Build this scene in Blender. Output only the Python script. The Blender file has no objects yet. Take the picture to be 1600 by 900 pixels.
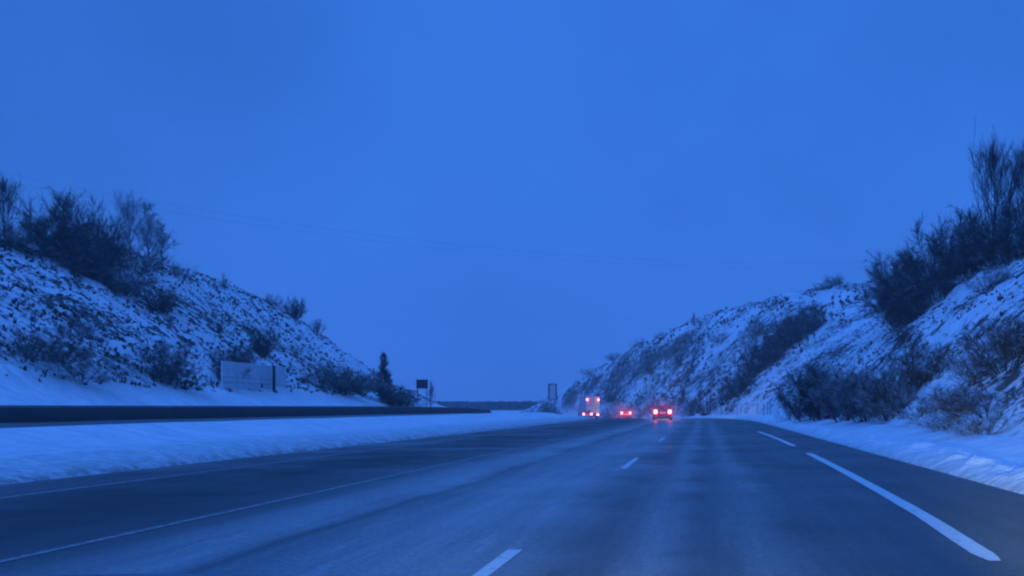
import bpy, bmesh, math, random
import numpy as np
from mathutils import Vector, Matrix

# ------------------------------------------------------------------ camera, sky, sun, exposure
C = bpy.context.scene.collection
scn = bpy.context.scene
EYE = 1.2
cam = bpy.data.cameras.new("camera")
cam.sensor_width = 36.0
cam.lens = 36.0 * 1275 / 1600
cam.shift_x = -301 / 1600
cam.shift_y = 186 / 1600
cam.clip_start = 0.05
cam.clip_end = 3000
cam_o = bpy.data.objects.new("camera", cam)
cam_o.location = (0, 0, EYE)
cam_o.rotation_euler = (math.radians(90), 0, 0)
C.objects.link(cam_o)
scn.camera = cam_o

SKY_TINT = (0.042, 0.176, 0.74)
world = bpy.data.worlds.new("World")
scn.world = world
world.use_nodes = True
wn, wl = world.node_tree.nodes, world.node_tree.links
wn.clear()
wout = wn.new("ShaderNodeOutputWorld")
wbg = wn.new("ShaderNodeBackground")
sky = wn.new("ShaderNodeTexSky")
sky.sky_type = 'NISHITA'
sky.sun_disc = False
sky.sun_elevation = math.radians(2.0)
sky.sun_rotation = math.radians(150)
bw = wn.new("ShaderNodeRGBToBW")
wl.new(sky.outputs[0], bw.inputs[0])
# dusk overcast: the Nishita brightness is flattened by cloud, tinted by the camera's white balance
mr = wn.new("ShaderNodeMapRange")
mr.inputs['From Min'].default_value = 0.0
mr.inputs['From Max'].default_value = 10.0
mr.inputs['To Min'].default_value = 0.96
mr.inputs['To Max'].default_value = 1.06
wl.new(bw.outputs[0], mr.inputs['Value'])
tc = wn.new("ShaderNodeTexCoord")
sep = wn.new("ShaderNodeSeparateXYZ")
wl.new(tc.outputs['Generated'], sep.inputs[0])
ramp = wn.new("ShaderNodeValToRGB")
cr = ramp.color_ramp
def sc(c, k=1.0): return (c[0] * k, c[1] * k, c[2] * k, 1)
cr.elements[0].position = 0.0;  cr.elements[0].color = sc((0.056, 0.180, 0.74))
cr.elements[1].position = 1.0;  cr.elements[1].color = sc((0.042, 0.190, 0.78), 1.40)
for p, c in ((0.49, (0.058, 0.185, 0.76)), (0.53, (0.054, 0.205, 0.82)), (0.60, (0.046, 0.210, 0.84)),
             (0.68, (0.038, 0.192, 0.78)), (0.78, (0.035, 0.180, 0.74))):
    e = cr.elements.new(p); e.color = sc(c)
mz = wn.new("ShaderNodeMath"); mz.operation = 'MULTIPLY_ADD'
mz.inputs[1].default_value = 0.5; mz.inputs[2].default_value = 0.5
wl.new(sep.outputs['Z'], mz.inputs[0]); wl.new(mz.outputs[0], ramp.inputs[0])
# broad soft cloud mottling
cn = wn.new("ShaderNodeTexNoise"); cn.inputs['Scale'].default_value = 2.3; cn.inputs['Detail'].default_value = 5
wl.new(tc.outputs['Generated'], cn.inputs['Vector'])
cm = wn.new("ShaderNodeMapRange"); cm.inputs['From Min'].default_value = 0.3; cm.inputs['From Max'].default_value = 0.7
cm.inputs['To Min'].default_value = 0.82; cm.inputs['To Max'].default_value = 1.08
wl.new(cn.outputs[0], cm.inputs['Value'])
# the western half of the sky (left of the road) is a little darker
wx = wn.new("ShaderNodeMapRange"); wx.inputs['From Min'].default_value = -0.75; wx.inputs['From Max'].default_value = -0.15
wx.inputs['To Min'].default_value = 0.80; wx.inputs['To Max'].default_value = 1.0
wl.new(sep.outputs['X'], wx.inputs['Value'])
m1 = wn.new("ShaderNodeMath"); m1.operation = 'MULTIPLY'
m2 = wn.new("ShaderNodeMath"); m2.operation = 'MULTIPLY'
wl.new(cm.outputs[0], m1.inputs[0]); wl.new(wx.outputs[0], m1.inputs[1])
wr = wn.new("ShaderNodeMapRange"); wr.inputs['From Min'].default_value = 0.12; wr.inputs['From Max'].default_value = 0.5
wr.inputs['To Min'].default_value = 1.0; wr.inputs['To Max'].default_value = 0.84
wl.new(sep.outputs['X'], wr.inputs['Value'])
m0 = wn.new("ShaderNodeMath"); m0.operation = 'MULTIPLY'
wl.new(m1.outputs[0], m0.inputs[0]); wl.new(wr.outputs[0], m0.inputs[1])
wl.new(m0.outputs[0], m2.inputs[0]); wl.new(mr.outputs[0], m2.inputs[1])
vm = wn.new("ShaderNodeVectorMath"); vm.operation = 'SCALE'
wl.new(ramp.outputs[0], vm.inputs[0]); wl.new(m2.outputs[0], vm.inputs['Scale'])
wl.new(vm.outputs[0], wbg.inputs['Color'])
wbg.inputs['Strength'].default_value = 1.0
wl.new(wbg.outputs[0], wout.inputs[0])

sun = bpy.data.lights.new("dusk_glow", 'SUN')
sun.energy = 1.35
sun.color = (0.06, 0.24, 1.0)
sun.angle = math.radians(50)
sun_o = bpy.data.objects.new("dusk_glow", sun)
sun_o.rotation_euler = (math.radians(42), 0, math.radians(-30))
C.objects.link(sun_o)

scn.view_settings.view_transform = 'Standard'
scn.view_settings.look = 'None'
scn.view_settings.exposure = 0.0
scn.view_settings.gamma = 1.0
scn.render.engine = 'CYCLES'
cy = scn.cycles
cy.use_denoising = True
cy.max_bounces = 6
cy.diffuse_bounces = 3
cy.glossy_bounces = 3
cy.transparent_max_bounces = 8
cy.volume_bounces = 1
cy.filter_width = 2.2
# ------------------------------------------------------------------ the lie of the land
def _hash(i, j, s):
    n = (i.astype(np.int64) * 374761393 + j.astype(np.int64) * 668265263 + s * 974711) & 0xffffffff
    n = ((n ^ (n >> 13)) * 1274126177) & 0xffffffff
    n = n ^ (n >> 16)
    return (n & 0xffffff) / float(0xffffff)
def vnoise(x, y, s=0):
    xi, yi = np.floor(x), np.floor(y)
    fx, fy = x - xi, y - yi
    fx = fx * fx * (3 - 2 * fx); fy = fy * fy * (3 - 2 * fy)
    a, b = _hash(xi, yi, s), _hash(xi + 1, yi, s)
    c, d = _hash(xi, yi + 1, s), _hash(xi + 1, yi + 1, s)
    return (a + (b - a) * fx) * (1 - fy) + (c + (d - c) * fx) * fy
def fbm(x, y, scale, octv=3, s=0):
    v, a, t = 0.0, 1.0, 0.0
    for k in range(octv):
        v = v + a * vnoise(x / scale * 2 ** k + 17.3 * k, y / scale * 2 ** k - 9.1 * k, s + k)
        t += a; a *= 0.5
    return v / t * 2 - 1                                   # -1..1
def sstep(a, b, x):
    t = np.clip((x - a) / (b - a), 0, 1)
    return t * t * (3 - 2 * t)
def off(d):                                                # the road bends left beyond 60 m
    t = np.maximum(0, d - 60)
    return np.where(t < 230, t * t / 584.0, 230 * 230 / 584.0 + (t - 230) * 0.7877)
def crest(d):                                              # and falls away over a crest
    t = np.maximum(0, d - 60)
    return -np.where(t < 250, t * t / 7800.0, 8.01 + (t - 250) * 0.0641)
PU = [-400, -33, -30, -25.9, -25.6, -25.3, -17.2, -16.95, -16.7, -16.2, -14.6, -13.9, -13.2, -12.3, -11.5, -11.1, -10.9, -10.6,
      4.2, 4.38, 4.6, 4.9, 5.3, 5.8, 6.6, 7.6, 400]
PZ = [1.8, 1.6, 1.25, 0.72, 0.62, 0.5, 0.5, 0.56, 0.72, 0.70, 0.36, 0.27, 0.30, 0.34, 0.24, 0.12, 0.04, -0.15,
      -0.15, 0.02, 0.10, 0.15, 0.15, 0.12, 0.22, 0.42, 0.50]
LD = [-60, 58, 80, 94, 102, 108, 114, 122, 140, 190, 240]
LH = [11.3, 11.3, 13.3, 12.4, 10.4, 7.8, 5.0, 2.6, 1.2, 0.3, 0.0]
RD = [-60, 30, 71, 100, 110, 122, 150, 165, 188, 200, 215, 235, 250, 270]
RP = [13, 14, 16, 16.6, 16.6, 18, 26.5, 27.5, 27, 24.5, 20.5, 13.5, 8.0, 2.5]
RS = [0.80, 0.80, 0.80, 0.80, 0.82, 0.90, 1.05, 1.15, 1.35, 1.5, 1.6, 1.6, 1.5, 1.2]
RT = [8.0, 8.0, 8.0, 8.0, 8.0, 8.0, 7.6, 7.2, 6.6, 6.0, 6.0, 6.0, 6.0, 6.0]
def hill_weight(u, d):
    l = sstep(-30.5, -35, u) * sstep(200, 130, d)
    r = sstep(6.9, 9.5, u) * sstep(275, 240, d)
    return l + r
def ground_z(u, d):
    """height at lateral u (metres right of the camera's lane line) and station d along the road"""
    u = np.asarray(u, float); d = np.asarray(d, float)
    X = u - off(d)
    z = np.interp(u, PU, PZ) + crest(d)
    # left cutting
    t = np.clip((-u - 30) / 20.0, 0, 1)
    shape = 0.55 * t + 0.45 * t * t * (3 - 2 * t)
    H = np.interp(d, LD, LH)
    z = z + H * shape - np.clip((-u - 56) / 60, 0, 1) * 3 * np.minimum(1, H / 6)
    # right cutting
    x = np.interp(d, RD, RS) * np.maximum(0, u - np.interp(d, RD, RT))
    P = np.interp(d, RD, RP)
    r = x / P
    z = z + P * r / (1 + r ** 4) ** 0.25 - 14 * sstep(40, 75, u) * sstep(118, 140, d) * (1 - sstep(262, 285, d))
    w = hill_weight(u, d)
    amp = np.minimum(1, 0.25 + np.where(u < 0, H / 12, P / 14))
    # gullies running down the slope, lumps, clods
    z = z + w * amp * np.where(u > 0, sstep(7.2, 11, u), 1) * (1.1 * fbm(X * 0.35, d, 9.0, 3, 11) + 0.45 * fbm(X, d, 2.6, 3, 23)
                       + 0.50 * np.abs(fbm(X * 0.6, d * 1.2, 1.0, 3, 37)) * np.where(u < 0, 1.3, 0.9))
    # gentle snow relief everywhere off the road
    offr = np.clip((u - 4.3) / 0.5, 0, 1) + np.clip((-u - 10.9) / 0.8, 0, 1) * (1 - np.clip((-u - 16.6) / .3, 0, 1) * np.clip((25.9 + u) / .3, 0, 1))
    z = z + offr * np.where(u < 0, 0.5, 1) * (0.06 * fbm(X, d * 0.4, 2.5, 2, 5) + 0.02 * fbm(X, d * 0.15, 0.5, 2, 6))
    # ploughed bank: broken lumps of snow along the right edge
    bank = np.exp(-((u - 5.3) / 0.65) ** 2) * np.clip((u - 4.3) / 0.3, 0, 1)
    z = z + bank * (0.04 + 0.20 * np.maximum(-0.4, fbm(X, d, 0.7, 3, 71)) + 0.12 * np.abs(fbm(X, d, 0.35, 2, 75)))
    bank2 = np.exp(-((u + 12.3) / 0.5) ** 2)
    z = z + bank2 * 0.03 * fbm(X, d * 0.3, 1.6, 2, 91)
    # a low far rise closes the view down the valley
    z = z + sstep(290, 400, d) * 10.4
    return z
def world_z(X, Y):
    return ground_z(np.asarray(X, float) + off(np.asarray(Y, float)), Y)
# ------------------------------------------------------------------ helpers
def new_mat(name):
    m = bpy.data.materials.new(name); m.use_nodes = True
    nt = m.node_tree; nt.nodes.clear()
    out = nt.nodes.new("ShaderNodeOutputMaterial"); b = nt.nodes.new("ShaderNodeBsdfPrincipled")
    nt.links.new(b.outputs[0], out.inputs[0])
    return m, nt, b
def plain(name, col, rough=0.6, metal=0.0, var=0.25, scale=6.0, bump=0.0):
    m, nt, b = new_mat(name)
    n = nt.nodes.new("ShaderNodeTexNoise"); n.inputs['Scale'].default_value = scale; n.inputs['Detail'].default_value = 5
    t = nt.nodes.new("ShaderNodeTexCoord"); nt.links.new(t.outputs['Object'], n.inputs['Vector'])
    r = nt.nodes.new("ShaderNodeValToRGB")
    r.color_ramp.elements[0].position = 0.3; r.color_ramp.elements[1].position = 0.7
    r.color_ramp.elements[0].color = (*[c * (1 - var) for c in col], 1)
    r.color_ramp.elements[1].color = (*[min(1, c * (1 + var)) for c in col], 1)
    nt.links.new(n.outputs[0], r.inputs[0]); nt.links.new(r.outputs[0], b.inputs['Base Color'])
    b.inputs['Roughness'].default_value = rough; b.inputs['Metallic'].default_value = metal
    if bump:
        bp = nt.nodes.new("ShaderNodeBump"); bp.inputs['Strength'].default_value = bump
        nt.links.new(n.outputs[0], bp.inputs['Height']); nt.links.new(bp.outputs[0], b.inputs['Normal'])
    return m
def glow(name, col, strength):
    m, nt, b = new_mat(name)
    b.inputs['Base Color'].default_value = (0.4, 0.02, 0.02, 1)
    b.inputs['Emission Color'].default_value = (*col, 1)
    b.inputs['Emission Strength'].default_value = strength
    return m
def link(name, me, mat, parent=None):
    me.materials.clear()
    if mat: me.materials.append(mat)
    o = bpy.data.objects.new(name, me); C.objects.link(o)
    if parent: o.parent = parent
    return o
def tag(o, label=None, cat=None, group=None, kind=None):
    if label: o['label'] = label
    if cat: o['category'] = cat
    if group: o['group'] = group
    if kind: o['kind'] = kind
    return o
def empty(name, loc, rz=0.0):
    o = bpy.data.objects.new(name, None); o.empty_display_size = 0.3
    o.location = loc; o.rotation_euler = (0, 0, rz); C.objects.link(o); return o
def np_mesh(name, V, F, smooth=True):
    """V (n,3) float, F (m,k) int with k = 3 or 4"""
    V = np.asarray(V, np.float32); F = np.asarray(F, np.int32); k = F.shape[1]
    me = bpy.data.meshes.new(name)
    me.vertices.add(len(V)); me.vertices.foreach_set("co", V.ravel())
    me.loops.add(F.size); me.loops.foreach_set("vertex_index", F.ravel())
    me.polygons.add(len(F)); me.polygons.foreach_set("loop_start", np.arange(len(F), dtype=np.int32) * k)
    me.polygons.foreach_set("loop_total", np.full(len(F), k, np.int32))
    if smooth: me.polygons.foreach_set("use_smooth", np.ones(len(F), bool))
    me.update(calc_edges=True); me.validate()
    return me
def grid_faces(ni, nj):
    i, j = np.meshgrid(np.arange(ni - 1), np.arange(nj - 1), indexing='ij')
    a = i * nj + j
    return np.stack([a, a + nj, a + nj + 1, a + 1], -1).reshape(-1, 4)
class MB:
    """collects boxes, bars, prisms and discs, then builds ONE mesh object"""
    def __init__(s): s.v = []; s.f = []
    def add(s, vs, fs):
        n = len(s.v); s.v += [tuple(v) for v in vs]; s.f += [tuple(n + i for i in f) for f in fs]; return s
    def box(s, x0, x1, y0, y1, z0, z1):
        return s.add([(x0, y0, z0), (x1, y0, z0), (x1, y1, z0), (x0, y1, z0), (x0, y0, z1), (x1, y0, z1), (x1, y1, z1), (x0, y1, z1)],
                     [(0, 3, 2, 1), (4, 5, 6, 7), (0, 1, 5, 4), (1, 2, 6, 5), (2, 3, 7, 6), (3, 0, 4, 7)])
    def tube(s, p, q, r0, r1=None, n=8):
        r1 = r0 if r1 is None else r1
        p, q = Vector(p), Vector(q); d = (q - p).normalized()
        a = d.orthogonal().normalized(); b = d.cross(a)
        vs = []
        for c, r in ((p, r0), (q, r1)):
            for k in range(n):
                t = 2 * math.pi * k / n
                vs.append(c + a * (r * math.cos(t)) + b * (r * math.sin(t)))
        fs = [(k, (k + 1) % n, n + (k + 1) % n, n + k) for k in range(n)] + [tuple(range(n - 1, -1, -1)), tuple(range(n, 2 * n))]
        return s.add(vs, fs)
    def build(s, name, mat, parent=None, bevel=0.0, smooth=False):
        me = bpy.data.meshes.new(name); me.from_pydata(s.v, [], s.f); me.update()
        if smooth: me.polygons.foreach_set("use_smooth", [True] * len(me.polygons))
        o = link(name, me, mat, parent)
        if bevel:
            b = o.modifiers.new("bevel", 'BEVEL'); b.width = bevel; b.segments = 2; b.limit_method = 'ANGLE'
        return o

# ------------------------------------------------------------------ materials
def ground_material():
    m, nt, b = new_mat("snow_and_rock")
    N, L = nt.nodes, nt.links
    tcn = N.new("ShaderNodeTexCoord"); P = tcn.outputs['Object']
    at = N.new("ShaderNodeAttribute"); at.attribute_name = "hill"
    def noise(scale, det, rough=0.55, vec=P, dist=0.0):
        n = N.new("ShaderNodeTexNoise"); n.inputs['Scale'].default_value = scale; n.inputs['Detail'].default_value = det
        n.inputs['Roughness'].default_value = rough; n.inputs['Distortion'].default_value = dist
        L.new(vec, n.inputs['Vector']); return n.outputs[0]
    def math_(op, a, bb):
        n = N.new("ShaderNodeMath"); n.operation = op
        for i, v in ((0, a), (1, bb)):
            if isinstance(v, (int, float)): n.inputs[i].default_value = v
            else: L.new(v, n.inputs[i])
        return n.outputs[0]
    def rng(v, a, b_, c, d):
        n = N.new("ShaderNodeMapRange"); n.interpolation_type = 'SMOOTHSTEP'; L.new(v, n.inputs['Value'])
        for k, x in (('From Min', a), ('From Max', b_), ('To Min', c), ('To Max', d)): n.inputs[k].default_value = x
        return n.outputs[0]
    mp = N.new("ShaderNodeMapping"); mp.inputs['Rotation'].default_value = (0, 0, 0.0); mp.inputs['Scale'].default_value = (0.55, 1.45, 0.7)
    L.new(P, mp.inputs[0])
    big = noise(0.11, 3); mid = noise(1.5, 5, 0.62, vec=mp.outputs[0], dist=0.4); fine = noise(4.2, 4, 0.6)
    geo = N.new("ShaderNodeNewGeometry"); sp = N.new("ShaderNodeSeparateXYZ"); L.new(geo.outputs['Normal'], sp.inputs[0])
    steep = rng(sp.outputs['Z'], 0.30, 0.78, 0.12, -0.03)
    s = math_('ADD', math_('MULTIPLY', mid, 0.62), math_('MULTIPLY', fine, 0.38))
    s = math_('ADD', s, math_('MULTIPLY', math_('SUBTRACT', big, 0.5), 0.5))
    s = math_('ADD', s, steep)
    rock = math_('MULTIPLY', rng(s, 0.485, 0.552, 0, 1), at.outputs['Fac'])
    snow = N.new("ShaderNodeValToRGB")
    snow.color_ramp.elements[0].color = (0.66, 0.69, 0.72, 1); snow.color_ramp.elements[1].color = (0.86, 0.87, 0.88, 1)
    snow.color_ramp.elements[0].position = 0.3; snow.color_ramp.elements[1].position = 0.6
    L.new(mid, snow.inputs[0])
    # road grit thrown onto the snow next to the asphalt, plus shade painted into the median groove
    ag = N.new("ShaderNodeAttribute"); ag.attribute_name = "grit_shade"
    gr = N.new("ShaderNodeMix"); gr.data_type = 'RGBA'; gr.inputs['B'].default_value = (0.30, 0.28, 0.26, 1)
    L.new(math_('MULTIPLY', ag.outputs['Fac'], rng(fine, 0.40, 0.60, 0.45, 1.0)), gr.inputs['Factor']); L.new(snow.outputs[0], gr.inputs['A'])
    rk = N.new("ShaderNodeValToRGB")
    rk.color_ramp.elements[0].color = (0.035, 0.033, 0.032, 1); rk.color_ramp.elements[1].color = (0.13, 0.12, 0.11, 1)
    L.new(fine, rk.inputs[0])
    mx = N.new("ShaderNodeMix"); mx.data_type = 'RGBA'
    L.new(rock, mx.inputs['Factor']); L.new(gr.outputs['Result'], mx.inputs['A']); L.new(rk.outputs[0], mx.inputs['B'])
    L.new(mx.outputs['Result'], b.inputs['Base Color'])
    b.inputs['Roughness'].default_value = 0.85
    bp = N.new("ShaderNodeBump"); bp.inputs['Strength'].default_value = 0.55; bp.inputs['Distance'].default_value = 0.25
    L.new(math_('ADD', s, math_('MULTIPLY', rock, 0.2)), bp.inputs['Height']); L.new(bp.outputs[0], b.inputs['Normal'])
    return m
def road_material(name, bands, base, seed=0.0, rough=(0.35, 0.6)):
    """asphalt; bands = [(u, half width, albedo change)] wheel tracks, salt residue and wet strips along the road"""
    m, nt, b = new_mat(name)
    N, L = nt.nodes, nt.links
    uv = N.new("ShaderNodeUVMap"); uv.uv_map = "road"
    sp = N.new("ShaderNodeSeparateXYZ"); L.new(uv.outputs[0], sp.inputs[0])
    tcn = N.new("ShaderNodeTexCoord")
    def math_(op, a, bb=0.0, cc=None):
        n = N.new("ShaderNodeMath"); n.operation = op
        for i, v in ((0, a), (1, bb), (2, cc)):
            if v is None: continue
            if isinstance(v, (int, float)): n.inputs[i].default_value = v
            else: L.new(v, n.inputs[i])
        return n.outputs[0]
    mp = N.new("ShaderNodeMapping"); mp.inputs['Scale'].default_value = (1.0, 0.05, 1.0); mp.inputs['Location'].default_value = (seed, seed, 0)
    L.new(uv.outputs[0], mp.inputs[0])
    def noise(vec, scale, det, rough_=0.55):
        n = N.new("ShaderNodeTexNoise"); n.inputs['Scale'].default_value = scale; n.inputs['Detail'].default_value = det
        n.inputs['Roughness'].default_value = rough_; L.new(vec, n.inputs['Vector']); return n.outputs[0]
    streak = noise(mp.outputs[0], 2.6, 8, 0.72); grain = noise(tcn.outputs['Object'], 16, 6, 0.85); patch = noise(tcn.outputs['Object'], 0.35, 4)
    wob = math_('MULTIPLY', math_('SUBTRACT', patch, 0.5), 0.8)
    uu = math_('ADD', sp.outputs['X'], wob)
    tot = None
    for (c, w, a) in bands:
        q = math_('DIVIDE', math_('SUBTRACT', uu, c), w)
        g = math_('MULTIPLY', math_('EXPONENT', math_('MULTIPLY', math_('MULTIPLY', q, q), -1.0)), a)
        tot = g if tot is None else math_('ADD', tot, g)
    v = math_('ADD', tot, base)
    # crisp edged residue of frozen slush between the wheel tracks
    mq = N.new("ShaderNodeMapping"); mq.inputs['Scale'].default_value = (1.0, 0.16, 1.0); mq.inputs['Location'].default_value = (3.1 + seed, 1.7, 0)
    L.new(uv.outputs[0], mq.inputs[0])
    sl = noise(mq.outputs[0], 2.2, 9, 0.78)
    sr = N.new("ShaderNodeMapRange"); L.new(sl, sr.inputs['Value']); sr.inputs['From Min'].default_value = 0.56; sr.inputs['From Max'].default_value = 0.62
    sr.inputs['To Max'].default_value = 1.0
    v = math_('ADD', v, math_('MULTIPLY', sr.outputs[0], math_('MAXIMUM', math_('MULTIPLY_ADD', tot, 0.45, 0.012), 0.0)))
    v = math_('MULTIPLY', v, math_('MULTIPLY_ADD', streak, 1.3, 0.35))
    v = math_('MULTIPLY', v, math_('MULTIPLY_ADD', grain, 2.4, -0.2))
    v = math_('MAXIMUM', v, 0.015)
    cb = N.new("ShaderNodeCombineXYZ")
    L.new(v, cb.inputs[0]); L.new(math_('MULTIPLY', v, 0.99), cb.inputs[1]); L.new(math_('MULTIPLY', v, 0.97), cb.inputs[2])
    L.new(cb.outputs[0], b.inputs['Base Color'])
    rr = N.new("ShaderNodeMapRange"); L.new(patch, rr.inputs['Value'])
    rr.inputs['From Min'].default_value = 0.35; rr.inputs['From Max'].default_value = 0.65
    rr.inputs['To Min'].default_value = rough[0]; rr.inputs['To Max'].default_value = rough[1]
    L.new(rr.outputs[0], b.inputs['Roughness'])
    b.inputs['Specular IOR Level'].default_value = 0.35
    bp = N.new("ShaderNodeBump"); bp.inputs['Strength'].default_value = 0.35; bp.inputs['Distance'].default_value = 0.01
    L.new(grain, bp.inputs['Height']); L.new(bp.outputs[0], b.inputs['Normal'])
    return m
def paint_material(name, a, wear):
    m, nt, b = new_mat(name)
    N, L = nt.nodes, nt.links
    tcn = N.new("ShaderNodeTexCoord")
    n = N.new("ShaderNodeTexNoise"); n.inputs['Scale'].default_value = 9; n.inputs['Detail'].default_value = 6; n.inputs['Roughness'].default_value = .7
    L.new(tcn.outputs['Object'], n.inputs['Vector'])
    r = N.new("ShaderNodeValToRGB"); r.color_ramp.elements[0].position = wear - 0.1; r.color_ramp.elements[1].position = wear + 0.12
    r.color_ramp.elements[0].color = (0.10, 0.10, 0.10, 1); r.color_ramp.elements[1].color = (a, a, a * 0.97, 1)
    L.new(n.outputs[0], r.inputs[0]); L.new(r.outputs[0], b.inputs['Base Color'])
    b.inputs['Roughness'].default_value = 0.6
    return m
def twig_material(name, col, snow):
    """bark, with snow lying on whatever faces up"""
    m, nt, b = new_mat(name)
    N, L = nt.nodes, nt.links
    geo = N.new("ShaderNodeNewGeometry"); sp = N.new("ShaderNodeSeparateXYZ"); L.new(geo.outputs['Normal'], sp.inputs[0])
    tcn = N.new("ShaderNodeTexCoord"); n = N.new("ShaderNodeTexNoise"); n.inputs['Scale'].default_value = 7.0; n.inputs['Detail'].default_value = 4
    L.new(tcn.outputs['Object'], n.inputs['Vector'])
    a = N.new("ShaderNodeMath"); a.operation = 'MULTIPLY_ADD'; a.inputs[1].default_value = 0.5; L.new(sp.outputs['Z'], a.inputs[0]); L.new(n.outputs[0], a.inputs[2])
    r = N.new("ShaderNodeMapRange"); L.new(a.outputs[0], r.inputs['Value'])
    r.inputs['From Min'].default_value = 1.02 - snow * 0.7; r.inputs['From Max'].default_value = 1.12 - snow * 0.7
    mx = N.new("ShaderNodeMix"); mx.data_type = 'RGBA'; L.new(r.outputs[0], mx.inputs['Factor'])
    mx.inputs['A'].default_value = (*col, 1); mx.inputs['B'].default_value = (0.78, 0.8, 0.82, 1)
    L.new(mx.outputs['Result'], b.inputs['Base Color']); b.inputs['Roughness'].default_value = 0.85
    b.inputs['Specular IOR Level'].default_value = 0.2
    return m
M = {}
M['ground'] = ground_material()
M['road'] = road_material("asphalt", [(-0.45, 0.28, 0.13), (0.50, 0.30, 0.10), (-2.6, 0.80, 0.20), (-4.3, 0.60, 0.19), (-1.7, 0.5, 0.10),
                                      (-3.7, 0.08, -0.08), (-5.6, 0.5, -0.03), (-6.8, 1.0, -0.092), (-8.4, 1.1, -0.082), (-10.2, 0.6, -0.03), (3.5, 0.9, -0.01)], 0.115)
M['road2'] = road_material("far_asphalt", [(-19.5, 0.8, 0.05), (-22.5, 0.8, 0.05)], 0.10, 4.0)
M['white_paint'] = paint_material("white_road_paint", 0.74, 0.33)
M['worn_paint'] = paint_material("worn_road_paint", 0.36, 0.44)
M['twig_dark'] = twig_material("dark_twigs", (0.055, 0.046, 0.044), 0.20)
M['twig_brown'] = twig_material("brown_twigs", (0.080, 0.062, 0.056), 0.34)
M['twig_snowy'] = twig_material("snowy_twigs", (0.045, 0.040, 0.040), 0.80)
M['twig_bare'] = twig_material("bare_twigs", (0.050, 0.042, 0.040), 0.0)
M['heath'] = twig_material("heather", (0.050, 0.046, 0.038), 0.30)
M['barrier'] = plain("dark_wet_concrete", (0.035, 0.036, 0.038), 0.7, var=0.3, scale=0.8, bump=0.2)
M['rail'] = plain("dull_steel", (0.10, 0.10, 0.11), 0.5, 0.4)
M['steel'] = plain("galvanised_steel", (0.30, 0.31, 0.32), 0.5, 0.3)
M['dark_steel'] = plain("dark_steel", (0.03, 0.03, 0.035), 0.5, 0.2)
M['panel'] = plain("pale_panel", (0.60, 0.62, 0.64), 0.7, var=0.12, scale=2.5, bump=0.15)
M['panel_back'] = plain("sign_backing", (0.55, 0.57, 0.60), 0.55, var=0.15)
M['snow'] = plain("fallen_snow", (0.80, 0.82, 0.84), 0.9, var=0.06, scale=8, bump=0.3)
M['timber'] = plain("weathered_timber", (0.24, 0.22, 0.20), 0.85, var=0.3, scale=12)
M['tyre'] = plain("tyre_rubber", (0.02, 0.02, 0.02), 0.85)
M['rim'] = plain("wheel_rim", (0.35, 0.35, 0.36), 0.35, 0.8)
M['glass'] = plain("tinted_glass", (0.02, 0.022, 0.025), 0.1, var=0.1)
M['trim'] = plain("black_trim", (0.025, 0.025, 0.028), 0.6)
M['plate'] = plain("number_plate", (0.7, 0.7, 0.68), 0.5, var=0.05)
M['cable'] = plain("black_cable", (0.03, 0.03, 0.03), 0.6)
M['tail_core'] = glow("tail_lamp_bulb", (1.0, 0.36, 0.48), 9.0)
M['tail_lens'] = glow("tail_lamp_lens", (1.0, 0.06, 0.14), 1.6)
M['head_lens'] = glow("head_lamp", (0.95, 0.97, 1.0), 6.0)
# ------------------------------------------------------------------ setting: the ground, the roads, markings
def dense(*segs):
    out = []
    for a, b_, st in segs: out += list(np.arange(a, b_, st))
    return np.array(out + [segs[-1][1]])
GU = dense((-400, -120, 20), (-120, -60, 4), (-60, -52, 0.8), (-52, -30, 0.27), (-30, -25.8, 0.5), (-25.8, -16.9, 0.8), (-16.9, -10.6, 0.14),
           (-10.6, 4.2, 1.85), (4.2, 7.6, 0.07), (7.6, 30, 0.22), (30, 48, 0.35), (48, 80, 1.2), (80, 400, 20))
GD = dense((-40, 0, 1.5), (0, 12, 0.30), (12, 60, 0.17), (60, 130, 0.30), (130, 260, 0.5), (260, 340, 3), (340, 800, 6))
U, D = np.meshgrid(GU, GD, indexing='ij')
Z = ground_z(U, D)
X = U - off(D)
gme = np_mesh("snowy_ground", np.stack([X, D, Z], -1).reshape(-1, 3), grid_faces(len(GU), len(GD)))
gme.flip_normals() if gme.polygons[0].normal.z < 0 else None
ha = gme.attributes.new("hill", 'FLOAT', 'POINT'); ha.data.foreach_set("value", hill_weight(U, D).ravel().astype(np.float32))
grit_shade = np.exp(-np.maximum(0, U - 4.2) / 0.35) * (U > 3) + np.exp(-np.maximum(0, -10.7 - U) / 0.3) * (U < -10) + 0.5 * np.exp(-((U + 16.8) / 0.3) ** 2) \
    + 0.40 * sstep(-13.2, -12.0, U) * (U < -10.6) + 0.35 * np.exp(-((U + 13.7) / 0.35) ** 2)  # last term paints shade into the groove along the median
ga = gme.attributes.new("grit_shade", 'FLOAT', 'POINT'); ga.data.foreach_set("value", np.clip(grit_shade, 0, 1).ravel().astype(np.float32))
ground = tag(link("snowy_ground", gme, M['ground']), "snow covered ground, verges and steep rocky cuttings on both sides of the motorway", kind='structure')

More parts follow.
